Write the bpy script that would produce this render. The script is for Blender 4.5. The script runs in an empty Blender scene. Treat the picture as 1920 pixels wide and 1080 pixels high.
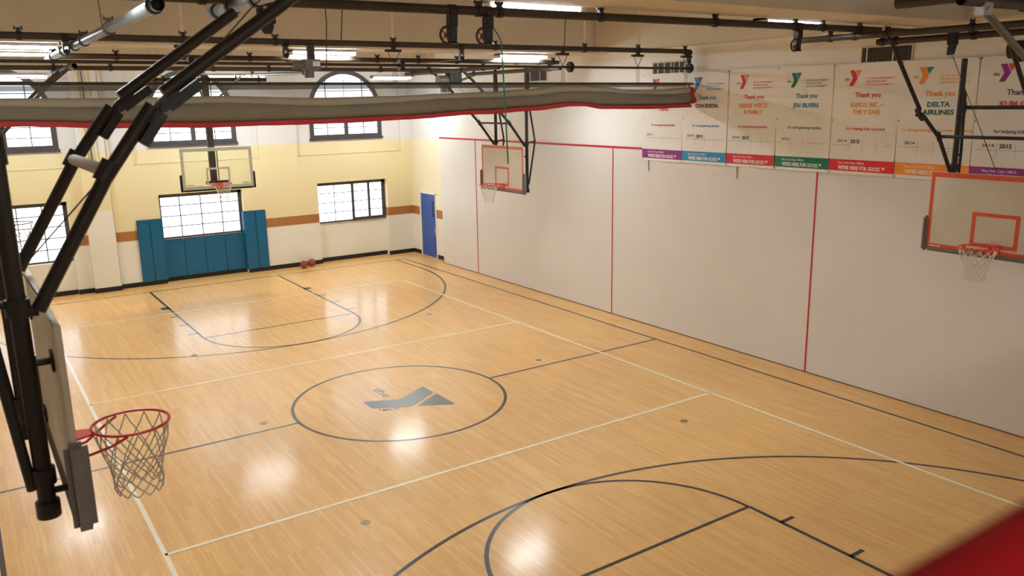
import bpy, bmesh, math, random
from mathutils import Vector, Matrix
random.seed(7)
PI = math.pi
S = bpy.context.scene
C = S.collection

# ------------------------------------------------------------------ camera, world, exposure
CAM = Vector((-5.9142, -12.3437, 5.0153))
yaw, pitch, roll = 0.5910, -0.2232, -0.0178
fw = Vector((math.sin(yaw)*math.cos(pitch), math.cos(yaw)*math.cos(pitch), math.sin(pitch)))
r0 = Vector((math.cos(yaw), -math.sin(yaw), 0)); u0 = r0.cross(fw)
rr = r0*math.cos(roll)+u0*math.sin(roll); uu = -r0*math.sin(roll)+u0*math.cos(roll)
cd = bpy.data.cameras.new('camera'); cam = bpy.data.objects.new('camera', cd); C.objects.link(cam)
M = Matrix((rr, uu, -fw)).transposed().to_4x4(); M.translation = CAM
cam.matrix_world = M
cd.sensor_width = 36; cd.lens = 36*1546.05/1920; cd.clip_start = 0.02; cd.clip_end = 200
cd.dof.use_dof = True; cd.dof.focus_distance = 14.0; cd.dof.aperture_fstop = 2.4
S.camera = cam
W = bpy.data.worlds.new('world'); S.world = W; W.use_nodes = True
W.node_tree.nodes['Background'].inputs[0].default_value = (0.75, 0.85, 1.0, 1)
W.node_tree.nodes['Background'].inputs[1].default_value = 0.6
S.view_settings.view_transform = 'Standard'; S.view_settings.look = 'None'
S.view_settings.gamma = 1; S.view_settings.use_curve_mapping = False
S.view_settings.exposure = 0.86
WIN = 1.95      # light of the frosted daylight windows
LAMP = 70.0     # light of the fluorescent lamps

# ------------------------------------------------------------------ materials
def srgb(r, g, b):
    f = lambda c: (c/255/12.92 if c/255 <= 0.04045 else ((c/255+0.055)/1.055)**2.4)
    return (f(r), f(g), f(b), 1)
def mat(name, col, rough=0.6, metal=0.0, var=0.06, scale=8.0, bump=0.0, coat=0.0, spec=0.5):
    m = bpy.data.materials.new(name); m.use_nodes = True
    nt = m.node_tree; b = nt.nodes['Principled BSDF']
    b.inputs['Roughness'].default_value = rough; b.inputs['Metallic'].default_value = metal
    b.inputs['Coat Weight'].default_value = coat; b.inputs['Coat Roughness'].default_value = .17; b.inputs['Specular IOR Level'].default_value = spec
    tc = nt.nodes.new('ShaderNodeNewGeometry'); n = nt.nodes.new('ShaderNodeTexNoise')
    n.inputs['Scale'].default_value = scale; n.inputs['Detail'].default_value = 5
    nt.links.new(tc.outputs['Position'], n.inputs['Vector'])
    r = nt.nodes.new('ShaderNodeMapRange'); r.inputs[1].default_value = 0.25; r.inputs[2].default_value = 0.75
    r.inputs[3].default_value = 1-var; r.inputs[4].default_value = 1+var*0.6
    nt.links.new(n.outputs[0], r.inputs[0])
    mx = nt.nodes.new('ShaderNodeVectorMath'); mx.operation = 'SCALE'; mx.inputs[0].default_value = col[:3]
    nt.links.new(r.outputs[0], mx.inputs['Scale']); nt.links.new(mx.outputs[0], b.inputs['Base Color'])
    if bump:
        bp = nt.nodes.new('ShaderNodeBump'); bp.inputs['Strength'].default_value = bump; bp.inputs['Distance'].default_value = 0.01
        nt.links.new(n.outputs[0], bp.inputs['Height']); nt.links.new(bp.outputs[0], b.inputs['Normal'])
    return m
def emit(name, col, s):
    m = bpy.data.materials.new(name); m.use_nodes = True
    nt = m.node_tree; nt.nodes.clear(); o = nt.nodes.new('ShaderNodeOutputMaterial'); e = nt.nodes.new('ShaderNodeEmission')
    e.inputs[0].default_value = col; e.inputs[1].default_value = s; nt.links.new(e.outputs[0], o.inputs[0]); return m

K = dict(
 black=mat('dark_painted_steel', srgb(44, 38, 38), 0.45, 0.3, 0.15, 20),
 pipe=mat('dark_ceiling_pipe', srgb(66, 58, 52), 0.5, 0.3, 0.2, 14),
 rust=mat('rusty_steel', srgb(92, 62, 50), 0.7, 0.2, 0.2, 30),
 silver=mat('galvanised_pipe', srgb(138, 146, 150), 0.38, 0.8, 0.3, 18),
 chrome=mat('bright_steel', srgb(190, 190, 190), 0.3, 0.8, 0.1, 30),
 blue=mat('blue_vinyl_pad', srgb(0, 96, 138), 0.38, 0, 0.06, 12, 0.05),
 bluedoor=mat('blue_door_paint', srgb(48, 88, 168), 0.4, 0, 0.06, 6),
 dgrey=mat('window_frame_paint', srgb(72, 66, 68), 0.5, 0, 0.1, 10),
 muntin=mat('thin_glazing_bar', srgb(84, 86, 96), 0.5, 0, 0.05),
 brown=mat('brown_painted_stripe', srgb(172, 116, 62), 0.6, 0, 0.12, 9),
 base=mat('black_rubber_base', srgb(26, 24, 26), 0.5, 0, 0.1),
 red=mat('red_trim', srgb(196, 30, 50), 0.45, 0, 0.1, 12),
 redvin=mat('red_railing_vinyl', srgb(150, 8, 16), 0.9, 0, 0.08, 6, spec=0.1),
 board=mat('beige_backboard_face', srgb(205, 196, 180), 0.25, 0, 0.08, 3),
 boardback=mat('beige_backboard_back', srgb(200, 188, 165), 0.5, 0, 0.1, 4),
 orange=mat('orange_red_marking', srgb(214, 82, 52), 0.35, 0, 0.06, 9),
 pad=mat('grey_edge_padding', srgb(122, 114, 110), 0.55, 0, 0.08, 14),
 padblack=mat('black_edge_padding', srgb(34, 34, 36), 0.5, 0, 0.08, 14),
 rim=mat('orange_rim_paint', srgb(226, 62, 40), 0.35, 0.1, 0.08, 20),
 rimred=mat('red_rim_paint', srgb(200, 42, 38), 0.35, 0.1, 0.08, 20),
 net=mat('white_net_cord', srgb(225, 220, 208), 0.8, 0, 0.05, 60),
 netg=mat('grey_net_cord', srgb(205, 198, 186), 0.8, 0, 0.05, 60),
 white=mat('white_paint', srgb(244, 244, 242), 0.5, 0, 0.03),
 glassframe=mat('pale_glass_frame', srgb(228, 250, 255), 0.4, 0, 0.02),
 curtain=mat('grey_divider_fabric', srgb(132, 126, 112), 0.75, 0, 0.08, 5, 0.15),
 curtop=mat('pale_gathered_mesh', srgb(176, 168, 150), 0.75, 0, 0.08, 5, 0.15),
 chem=mat('red_curtain_hem', srgb(186, 40, 44), 0.6, 0, 0.08, 10),
 tape=mat('greying_tape_wrap', srgb(186, 174, 162), 0.8, 0, 0.15, 60, 0.3),
 ball=mat('worn_brown_basketball', srgb(150, 76, 58), 0.6, 0, 0.12, 60, 0.2),
 ballred=mat('red_brown_basketball', srgb(166, 72, 50), 0.6, 0, 0.12, 60, 0.2),
 seam=mat('dark_ball_seam', srgb(50, 30, 26), 0.7),
 green=mat('green_rope', srgb(40, 150, 110), 0.7),
 cable=mat('dark_cable', srgb(60, 52, 48), 0.6),
 palecord=mat('pale_cord', srgb(206, 196, 176), 0.7),
 vent=mat('dark_vent_inside', srgb(38, 34, 34), 0.7),
 vslat=mat('grey_vent_slat', srgb(110, 104, 100), 0.5),
 vframe=mat('pale_vent_frame', srgb(214, 204, 190), 0.5),
 motor=mat('grey_motor_housing', srgb(110, 108, 102), 0.5, 0.3, 0.15, 20),
 rod=mat('cream_painted_rod', srgb(226, 212, 190), 0.5),
 housing=mat('white_lamp_housing', srgb(225, 222, 225), 0.5),
 cloth=mat('white_banner_vinyl', srgb(244, 241, 238), 0.55, 0, 0.03, 2.5),
 kblack=mat('court_paint_black', srgb(44, 42, 42), 0.30, 0, 0.10, 20, coat=0.2),
 kwhite=mat('court_paint_white', srgb(250, 242, 220), 0.30, 0, 0.06, 20, coat=0.2),
 kgrey=mat('floor_emblem_paint', srgb(92, 94, 94), 0.30, 0, 0.06, 20, coat=0.2),
 sleeve=mat('brass_floor_plate', srgb(150, 136, 104), 0.4, 0.3, 0.1, 30),
 skin=mat('copper_door_plate', srgb(200, 140, 130), 0.4, 0.3),
 pane=emit('frosted_daylight_pane', (0.86, 0.93, 1.0, 1), WIN),
 tube=emit('lit_fluorescent_tube', (0.93, 1.0, 0.985, 1), LAMP),
)
INK = dict(
 green=mat('ink_green', srgb(0, 122, 92), 0.5), blue=mat('ink_blue', srgb(10, 120, 190), 0.5),
 sky=mat('ink_sky', srgb(44, 148, 204), 0.5), red=mat('ink_red', srgb(214, 34, 50), 0.5),
 orange=mat('ink_orange', srgb(246, 150, 52), 0.5), purple=mat('ink_purple', srgb(142, 42, 138), 0.5),
 violet=mat('ink_violet', srgb(84, 34, 94), 0.5), teal=mat('ink_teal', srgb(30, 140, 134), 0.5),
 dark=mat('ink_dark', srgb(52, 50, 54), 0.5), mid=mat('ink_grey', srgb(150, 146, 144), 0.5),
 vermil=mat('ink_vermilion', srgb(226, 74, 48), 0.5), dteal=mat('ink_deep_green', srgb(0, 96, 84), 0.5),
 white=mat('ink_white', srgb(248, 244, 244), 0.5))

def banded(name, bands, rough=0.6, bump=0.0, brick=False, var=0.03):
    """paint in horizontal bands by real height: bands = [(z_top, colour), ...]"""
    m = mat(name, bands[-1][1], rough, 0, var, 1.2)
    nt = m.node_tree; b = nt.nodes['Principled BSDF']
    geo = nt.nodes.new('ShaderNodeNewGeometry'); sx = nt.nodes.new('ShaderNodeSeparateXYZ')
    nt.links.new(geo.outputs['Position'], sx.inputs[0])
    prev = nt.nodes.new('ShaderNodeRGB'); prev.outputs[0].default_value = bands[-1][1]; cur = prev.outputs[0]
    for z, col in reversed(bands[:-1]):
        lt = nt.nodes.new('ShaderNodeMath'); lt.operation = 'LESS_THAN'; lt.inputs[1].default_value = z
        nt.links.new(sx.outputs[2], lt.inputs[0])
        mx = nt.nodes.new('ShaderNodeMix'); mx.data_type = 'RGBA'; mx.inputs[7].default_value = col
        nt.links.new(lt.outputs[0], mx.inputs[0]); nt.links.new(cur, mx.inputs[6]); cur = mx.outputs[2]
    sc = [n for n in nt.nodes if n.type == 'VECT_MATH'][0]; nt.links.new(cur, sc.inputs[0])
    if brick:
        br = nt.nodes.new('ShaderNodeTexBrick'); br.inputs['Scale'].default_value = 1.0
        br.inputs['Brick Width'].default_value = 0.22; br.inputs['Row Height'].default_value = 0.075
        br.inputs['Mortar Size'].default_value = 0.006
        br.inputs['Color1'].default_value = (1, 1, 1, 1); br.inputs['Color2'].default_value = (.9, .9, .9, 1); br.inputs['Mortar'].default_value = (0, 0, 0, 1)
        cb = nt.nodes.new('ShaderNodeCombineXYZ'); ad = nt.nodes.new('ShaderNodeMath'); ad.operation = 'ADD'
        nt.links.new(sx.outputs[0], ad.inputs[0]); nt.links.new(sx.outputs[1], ad.inputs[1])
        nt.links.new(ad.outputs[0], cb.inputs[0]); nt.links.new(sx.outputs[2], cb.inputs[1]); nt.links.new(cb.outputs[0], br.inputs[0])
        bp = nt.nodes.new('ShaderNodeBump'); bp.inputs['Strength'].default_value = 0.25; bp.inputs['Distance'].default_value = 0.004
        nt.links.new(br.outputs[0], bp.inputs['Height']); nt.links.new(bp.outputs[0], b.inputs['Normal'])
    return m
CREAM = srgb(240, 226, 182); OFFW = srgb(240, 237, 226); UPW = srgb(230, 229, 230)
K['wallfar'] = banded('painted_brick_far', [(1.47, OFFW), (3.84, CREAM), (99, UPW)], 0.55, 0.1, True)
K['wallpil'] = banded('painted_pilaster', [(2.25, OFFW), (3.84, CREAM), (99, UPW)], 0.55)
K['wallright'] = banded('painted_wall_right', [(5.85, srgb(242, 240, 238)), (99, srgb(238, 232, 220))], 0.55, var=0.04)
K['panelwall'] = mat('white_wall_panel', srgb(229, 226, 224), 0.42, 0, 0.03, 0.9)
K['walldoor'] = banded('painted_wall_by_door', [(1.47, srgb(238, 232, 220)), (3.84, srgb(244, 234, 206)), (99, UPW)], 0.5)
K['ceil'] = mat('tan_ceiling_paint', srgb(212, 204, 192), 0.7, 0, 0.05, 0.8)
K['beam'] = mat('tan_beam_paint', srgb(218, 208, 192), 0.7, 0, 0.06, 0.8)
K['wallplain'] = mat('plain_wall_paint', srgb(225, 214, 198), 0.6, 0, 0.04, 1)

# wooden floor: maple strips along the length of the hall
def floor_mat():
    m = bpy.data.materials.new('maple_floor'); m.use_nodes = True; nt = m.node_tree; b = nt.nodes['Principled BSDF']
    L = nt.links; N = nt.nodes.new
    g = N('ShaderNodeNewGeometry'); sx = N('ShaderNodeSeparateXYZ'); L.new(g.outputs['Position'], sx.inputs[0])
    cb = N('ShaderNodeCombineXYZ'); L.new(sx.outputs[1], cb.inputs[0]); L.new(sx.outputs[0], cb.inputs[1])
    br = N('ShaderNodeTexBrick'); br.offset = 0.37; br.offset_frequency = 3; br.inputs['Scale'].default_value = 1
    br.inputs['Brick Width'].default_value = 0.95; br.inputs['Row Height'].default_value = 0.057; br.inputs['Mortar Size'].default_value = 0.0012
    br.inputs['Bias'].default_value = 0.0
    br.inputs['Color1'].default_value = srgb(240, 192, 120); br.inputs['Color2'].default_value = srgb(230, 176, 105); br.inputs['Mortar'].default_value = srgb(208, 150, 84)
    L.new(cb.outputs[0], br.inputs[0])
    mp = N('ShaderNodeMapping'); mp.inputs['Scale'].default_value = (1.3, 26, 1); L.new(cb.outputs[0], mp.inputs[0])
    n1 = N('ShaderNodeTexNoise'); n1.inputs['Scale'].default_value = 1.6; n1.inputs['Detail'].default_value = 8; L.new(mp.outputs[0], n1.inputs[0])
    n2 = N('ShaderNodeTexNoise'); n2.inputs['Scale'].default_value = 0.55; n2.inputs['Detail'].default_value = 3; L.new(g.outputs['Position'], n2.inputs[0])
    r1 = N('ShaderNodeMapRange'); r1.inputs[1].default_value = .3; r1.inputs[2].default_value = .72; r1.inputs[3].default_value = 1.05; r1.inputs[4].default_value = .89
    L.new(n1.outputs[0], r1.inputs[0])
    r2 = N('ShaderNodeMapRange'); r2.inputs[1].default_value = .3; r2.inputs[2].default_value = .7; r2.inputs[3].default_value = .95; r2.inputs[4].default_value = 1.05
    L.new(n2.outputs[0], r2.inputs[0])
    mm = N('ShaderNodeMath'); mm.operation = 'MULTIPLY'; L.new(r1.outputs[0], mm.inputs[0]); L.new(r2.outputs[0], mm.inputs[1])
    sc = N('ShaderNodeVectorMath'); sc.operation = 'SCALE'; L.new(br.outputs[0], sc.inputs[0]); L.new(mm.outputs[0], sc.inputs['Scale'])
    L.new(sc.outputs[0], b.inputs['Base Color'])
    b.inputs['Roughness'].default_value = 0.42; b.inputs['Coat Weight'].default_value = 0.42; b.inputs['Coat Roughness'].default_value = 0.15
    n3 = N('ShaderNodeTexNoise'); n3.inputs['Scale'].default_value = 14; n3.inputs['Detail'].default_value = 2
    mp3 = N('ShaderNodeMapping'); mp3.inputs['Scale'].default_value = (.25, 1, 1); L.new(cb.outputs[0], mp3.inputs[0]); L.new(mp3.outputs[0], n3.inputs[0])
    bp = N('ShaderNodeBump'); bp.inputs['Strength'].default_value = 0.12; bp.inputs['Distance'].default_value = 0.004
    L.new(n3.outputs[0], bp.inputs['Height']); L.new(bp.outputs[0], b.inputs['Coat Normal'])
    return m
K['floor'] = floor_mat()

def glass_mat():
    m = bpy.data.materials.new('clear_backboard_glass'); m.use_nodes = True; nt = m.node_tree; nt.nodes.clear()
    o = nt.nodes.new('ShaderNodeOutputMaterial'); t = nt.nodes.new('ShaderNodeBsdfTransparent'); t.inputs[0].default_value = (0.97, 0.99, 0.97, 1)
    g = nt.nodes.new('ShaderNodeBsdfGlossy'); g.inputs['Roughness'].default_value = 0.05
    mx = nt.nodes.new('ShaderNodeMixShader'); mx.inputs[0].default_value = 0.05
    nt.links.new(t.outputs[0], mx.inputs[1]); nt.links.new(g.outputs[0], mx.inputs[2]); nt.links.new(mx.outputs[0], o.inputs[0]); return m
K['glass'] = glass_mat()
def mesh_fabric():
    m = bpy.data.materials.new('see_through_curtain_mesh'); m.use_nodes = True; nt = m.node_tree; nt.nodes.clear()
    o = nt.nodes.new('ShaderNodeOutputMaterial'); t = nt.nodes.new('ShaderNodeBsdfTransparent')
    g = nt.nodes.new('ShaderNodeBsdfDiffuse'); g.inputs[0].default_value = srgb(118, 112, 98)
    mx = nt.nodes.new('ShaderNodeMixShader'); mx.inputs[0].default_value = 0.55
    nt.links.new(t.outputs[0], mx.inputs[1]); nt.links.new(g.outputs[0], mx.inputs[2]); nt.links.new(mx.outputs[0], o.inputs[0]); return m
K['mesh'] = mesh_fabric()

# ------------------------------------------------------------------ builders
def tag(o, label=None, cat=None, group=None, kind=None):
    if label: o['label'] = label
    if cat: o['category'] = cat
    if group: o['group'] = group
    if kind: o['kind'] = kind
    return o
def empty(name, loc, label=None, cat=None, group=None, kind=None):
    o = bpy.data.objects.new(name, None); o.empty_display_size = 0.1; C.objects.link(o); o.location = loc
    return tag(o, label, cat, group, kind)
class B:
    def __init__(s): s.v = []; s.f = []; s.m = []; s.cm = 0
    def quad(s, *p):
        i = len(s.v); s.v += [tuple(q) for q in p]; s.f.append(tuple(range(i, i+len(p)))); s.m.append(s.cm)
    def box(s, a, b):
        x0, x1 = sorted((a[0], b[0])); y0, y1 = sorted((a[1], b[1])); z0, z1 = sorted((a[2], b[2])); i = len(s.v)
        s.v += [(x0,y0,z0),(x1,y0,z0),(x1,y1,z0),(x0,y1,z0),(x0,y0,z1),(x1,y0,z1),(x1,y1,z1),(x0,y1,z1)]
        for f in ((3,2,1,0),(4,5,6,7),(0,1,5,4),(1,2,6,5),(2,3,7,6),(3,0,4,7)): s.f.append(tuple(i+k for k in f)); s.m.append(s.cm)
        return s
    def obox(s, p0, p1, w, h, up=(0,0,1)):
        """bar of rectangular section from p0 to p1"""
        p0, p1 = Vector(p0), Vector(p1); d = (p1-p0).normalized(); up = Vector(up)
        if abs(d.dot(up)) > 0.98: up = Vector((1,0,0))
        a = d.cross(up).normalized(); b = a.cross(d).normalized(); i = len(s.v)
        for p in (p0, p1):
            for x, y in ((-1,-1),(1,-1),(1,1),(-1,1)): s.v.append(tuple(p+a*x*w/2+b*y*h/2))
        for f in ((0,1,2,3),(7,6,5,4),(0,4,5,1),(1,5,6,2),(2,6,7,3),(3,7,4,0)): s.f.append(tuple(i+k for k in f)); s.m.append(s.cm)
        return s
    def tube(s, pts, r, n=12, closed=False, cap=True):
        pts = [Vector(p) for p in pts]; k = len(pts); rs = r if isinstance(r, (list, tuple)) else [r]*k
        rings = []; ref = None
        for j in range(k):
            if closed: t = (pts[(j+1) % k]-pts[j-1])
            else: t = (pts[min(j+1, k-1)]-pts[max(j-1, 0)])
            t.normalize()
            if ref is None: ref = Vector((0,0,1)) if abs(t.z) < 0.9 else Vector((1,0,0))
            a = t.cross(ref).normalized(); b = a.cross(t).normalized(); ref = b
            i = len(s.v); rings.append(i)
            for q in range(n):
                an = 2*PI*q/n; s.v.append(tuple(pts[j]+a*rs[j]*math.cos(an)+b*rs[j]*math.sin(an)))
        for j in range(k if closed else k-1):
            A, D = rings[j], rings[(j+1) % k]
            for q in range(n): s.f.append((A+q, A+(q+1) % n, D+(q+1) % n, D+q)); s.m.append(s.cm)
        if cap and not closed:
            s.f.append(tuple(rings[0]+q for q in reversed(range(n)))); s.m.append(s.cm)
            s.f.append(tuple(rings[-1]+q for q in range(n))); s.m.append(s.cm)
        return s
    def prism(s, pts, off):
        """polygon pts (3D) extruded by vector off"""
        n = len(pts); i = len(s.v); off = Vector(off)
        s.v += [tuple(p) for p in pts]+[tuple(Vector(p)+off) for p in pts]
        s.f.append(tuple(range(i, i+n))); s.f.append(tuple(range(i+2*n-1, i+n-1, -1))); s.m += [s.cm]*2
        for q in range(n): s.f.append((i+(q+1) % n, i+q, i+n+q, i+n+(q+1) % n)); s.m.append(s.cm)
        return s
    def build(s, name, mats, parent=None, smooth=False, bevel=0.0):
        if not isinstance(mats, (list, tuple)): mats = [mats]
        off = Vector(parent.location) if parent else None
        g = parent
        while off is not None and g.parent: g = g.parent; off = off+Vector(g.location)
        me = bpy.data.meshes.new(name)
        vs = s.v if off is None else [tuple(Vector(v)-off) for v in s.v]
        me.from_pydata(vs, [], s.f)
        for mt in mats: me.materials.append(mt)
        for p, k in zip(me.polygons, s.m): p.material_index = k
        bm = bmesh.new(); bm.from_mesh(me); bmesh.ops.recalc_face_normals(bm, faces=bm.faces)
        if bevel:
            bmesh.ops.bevel(bm, geom=[e for e in bm.edges if len(e.link_faces) == 2 and e.calc_face_angle(0) > 0.6], offset=bevel, segments=2, affect='EDGES')
        bm.to_mesh(me); bm.free()
        o = bpy.data.objects.new(name, me); C.objects.link(o)
        if parent: o.parent = parent
        if smooth:
            me.shade_smooth()
            try: me.set_sharp_from_angle(angle=0.7)
            except Exception: pass
        return o
    def top(s, name, mats, loc, label=None, cat=None, group=None, kind=None, smooth=False, bevel=0.0):
        """a top-level thing that is one mesh, with its origin at loc"""
        o = s.build(name, mats, None, smooth, bevel); o.data.transform(Matrix.Translation(-Vector(loc))); o.location = loc
        return tag(o, label, cat, group, kind)
def circle(c, r, n, ax=2, a0=0, a1=2*PI, full=True):
    out = []
    for i in range(n if full else n+1):
        a = a0+(a1-a0)*i/n; p = [0, 0, 0]; p[(ax+1) % 3] = math.cos(a)*r; p[(ax+2) % 3] = math.sin(a)*r
        out.append(Vector(c)+Vector(p))
    return out

# text glyph meshes -------------------------------------------------
_tc = {}
def glyphs(body, bold=0.0, shear=0.0):
    key = (body, bold, shear)
    if key in _tc: return _tc[key]
    cu = bpy.data.curves.new('t', 'FONT'); cu.body = body; cu.offset = bold; cu.shear = shear; cu.resolution_u = 2
    o = bpy.data.objects.new('t', cu); C.objects.link(o); bpy.context.view_layer.update()
    dg = bpy.context.evaluated_depsgraph_get(); me = bpy.data.meshes.new_from_object(o.evaluated_get(dg))
    vs = [(v.co.x, v.co.y) for v in me.vertices]; fs = [tuple(p.vertices) for p in me.polygons]
    bpy.data.objects.remove(o); bpy.data.curves.remove(cu); bpy.data.meshes.remove(me)
    _tc[key] = (vs, fs); return _tc[key]
def text(b, body, x0, y0, w, h, f, bold=0.0, shear=0.0):
    """fit text into box (x0,y0) w x h; f maps (a,b)->3D; h is the height of capitals"""
    vs, fs = glyphs(body, bold, shear)
    if not vs: return
    xa = min(v[0] for v in vs); xb = max(v[0] for v in vs); ch = max(v[1] for v in glyphs('H', bold)[0])
    i = len(b.v); b.v += [tuple(f(x0+(v[0]-xa)/(xb-xa)*w, y0+v[1]/ch*h)) for v in vs]
    for q in fs: b.f.append(tuple(i+k for k in q)); b.m.append(b.cm)

# ================================================================== THE SETTING
FY = 12.80; RX = 6.72; DX = 6.95; LX = -7.3; BY = -15.5; CZ = 7.0
fl = B().box((LX, BY, -0.12), (DX+.1, 13.2, 0.0)).build('floor', K['floor']); tag(fl, kind='structure')
c = B().box((LX, BY, CZ), (DX+.3, 13.4, CZ+.15)).build('ceiling', K['ceil']); tag(c, kind='structure')
for y0, y1 in ((-5.75, -4.87), (2.45, 3.35), (10.3, 11.1), (-13.6, -12.8)):
    B().box((LX, y0, 6.01), (RX+.3, y1, CZ+.001)).build('beam', K['beam'], c)
B().box((6.38, BY, 6.03), (RX+.3, -5.75, CZ)).build('beam', K['beam'], c)
for y0, y1 in ((-4.87, 2.45), (3.35, 10.3), (11.1, 13.2)):
    B().box((6.38, y0, 6.03), (RX+.3, y1, CZ)).build('beam', K['beam'], c)
B().box((2.5, BY, 6.2), (3.7, -5.75, CZ)).build('beam', K['beam'], c)
B().box((-2.2, BY, 6.2), (-1.0, -5.75, CZ)).build('beam', K['beam'], c)

# far wall: back plane, piers, lintels, panelled upper bays
wf = B()
wf.box((LX, 13.08, 0), (DX+.3, 13.3, CZ))
for x0, x1 in ((LX, -5.87), (-1.13-1.25, -1.13), (1.25, 3.61), (6.02, DX+.3)):
    wf.box((x0, FY, 0), (x1, 13.1, 3.46))
wf.box((-3.45, FY, 0), (-2.35, 13.1, 3.46))
for x0, x1, zb in ((-5.87, -3.45, .93), (-1.13, 1.25, 1.25), (3.61, 6.02, 1.25)):
    wf.box((x0, FY, 2.57), (x1, 13.1, 3.46))
    if zb < 1: wf.box((x0, 12.88, 0), (x1, 13.1, zb))
    else: wf.box((x0, 13.02, 0), (x1, 13.1, zb))
for x0, x1 in ((LX, -6.5), (-2.95, -1.69), (1.85, 3.05), (6.6, DX+.3)):
    wf.box((x0, FY, 3.46), (x1, 13.1, CZ))
wf = wf.build('wall_far', K['wallfar']); tag(wf, kind='structure')
B().box((-3.05, 12.64, 0), (-2.38, FY+.01, CZ)).build('pilaster', K['wallpil'], wf)

# right wall: panelled sheet wall, upper wall, door part
wr = B().box((RX+.02, BY, 0), (RX+.4, 10.36, CZ)).box((DX, 10.36, 0), (DX+.3, 11.18, CZ)).box((DX, 12.23, 0), (DX+.3, 13.1, CZ)).box((DX, 11.18, 2.1), (DX+.3, 12.23, CZ)).box((DX+.05, 11.18, 0), (DX+.3, 12.23, 2.1))
wr = wr.build('wall_right', K['wallright']); tag(wr, kind='structure')
B().box((DX-.004, 10.36, 0.1), (DX+.001, 11.16, CZ)).box((DX-.004, 12.25, 0.1), (DX+.001, FY, CZ)).box((DX-.004, 11.16, 2.12), (DX+.001, 12.25, CZ)).build('painted_face', K['walldoor'], wr)
B().box((RX+.018, 10.36, .1), (DX-.004, 10.366, 6.03)).build('painted_face', K['walldoor'], wr)
ys = [10.36, 8.26, 2.22, -3.24, -9.0, BY]
for a, b_ in zip(ys[:-1], ys[1:]):
    B().box((RX, b_+.012, 0.015), (RX+.03, a-.012, 3.93)).build('wall_panel', K['panelwall'], wr)
for i, y in enumerate(ys[1:-1]):
    t = B().box((RX-.008, y-.014, 0.0), (RX+.028, y+.014, 3.93)).build('trim_%d' % (i+1), K['red']); tag(t, kind='structure')
t = B().box((RX-.012, BY, 3.92), (RX+.03, 10.37, 3.965)).build('trim_5', K['red'], bevel=.004); tag(t, kind='structure')
# brown stripe round the walls
st = B()
for x0, x1 in ((1.25, 3.61), (6.02, DX), (-3.45, -3.05), (-2.38, -1.13)): st.box((x0, FY-.006, 1.34), (x1, FY+.01, 1.61))
st.box((DX-.012, 10.37, 1.34), (DX, 11.16, 1.61)).box((DX-.012, 12.25, 1.34), (DX, FY, 1.61))
st.box((6.015, FY, 1.34), (6.026, 13.0, 1.61))
t = st.build('trim_6', K['brown']); tag(t, kind='structure')
# ledges under the upper bays
for n_, (x0, x1) in enumerate(((-6.5, -2.95), (-1.69, 1.85), (3.05, 6.6))):
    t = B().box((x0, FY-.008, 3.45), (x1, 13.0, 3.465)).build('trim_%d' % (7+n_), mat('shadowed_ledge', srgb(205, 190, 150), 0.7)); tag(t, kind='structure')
# baseboards
bb = B()
for x0, x1, y in ((LX, -5.87, FY), (-5.87, -3.45, 12.88), (-3.45, -3.05, FY), (-3.07, -2.36, 12.64), (-2.38, -1.13, FY), (-1.13, 1.25, 13.02), (1.25, 3.63, FY), (3.61, 6.02, 13.02), (6.0, DX, FY)):
    bb.box((x0, y-.018, 0), (x1, y+.002, .13))
t = bb.build('baseboard_far', K['base']); tag(t, kind='structure')
t = B().box((DX-.018, 10.35, 0), (DX, 11.14, .13)).box((DX-.018, 12.27, 0), (DX, FY, .13)).box((RX-.004, 10.362, 0), (DX-.004, 10.38, .13)).build('baseboard_right', K['base']); tag(t, kind='structure')
t = B().box((RX-.006, BY, 0), (RX+.004, 10.36, .018)).build('trim_10', mat('dark_floor_joint', srgb(120, 86, 56), 0.6)); tag(t, kind='structure')
# other walls (behind and beside the camera) and the balcony the picture is taken from
t = B().box((LX-.3, BY, 0), (LX, 13.3, CZ)).build('wall_left', K['wallplain']); tag(t, kind='structure')
t = B().box((LX, BY-.3, 0), (DX+.3, BY, CZ)).build('wall_back', K['wallplain']); tag(t, kind='structure')
t = B().box((LX, -12.24, 0), (RX, -12.18, 4.25)).build('wall_balcony', K['wallplain']); tag(t, kind='structure')
t = B().box((LX, BY, 3.3), (RX, -12.24, 3.45)).build('floor_balcony', K['wallplain']); tag(t, kind='structure')

# door
d = empty('door_1', (DX, 11.7, 0), kind='structure')
B().box((DX+.012, 11.2, .01), (DX+.05, 12.21, 2.08)).build('door_leaf', K['bluedoor'], d)
B().box((DX-.015, 11.14, 0), (DX+.05, 11.2, 2.12)).box((DX-.015, 12.21, 0), (DX+.05, 12.27, 2.12)).box((DX-.015, 11.14, 2.08), (DX+.05, 12.27, 2.14)).build('door_frame', K['white'], d)
B().box((DX+.004, 11.36, 1.35), (DX+.014, 11.44, 1.86)).build('vision_panel', K['vent'], d)
B().box((DX-.006, 11.215, .72), (DX+.012, 11.29, 1.02)).build('push_plate', K['skin'], d)
B().tube([(DX-.05, 11.25, .84), (DX-.05, 11.25, .96)], .012, 8).box((DX-.05, 11.24, .85), (DX-.002, 11.26, .865)).box((DX-.05, 11.24, .935), (DX-.002, 11.26, .95)).build('handle', K['chrome'], d)

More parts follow.
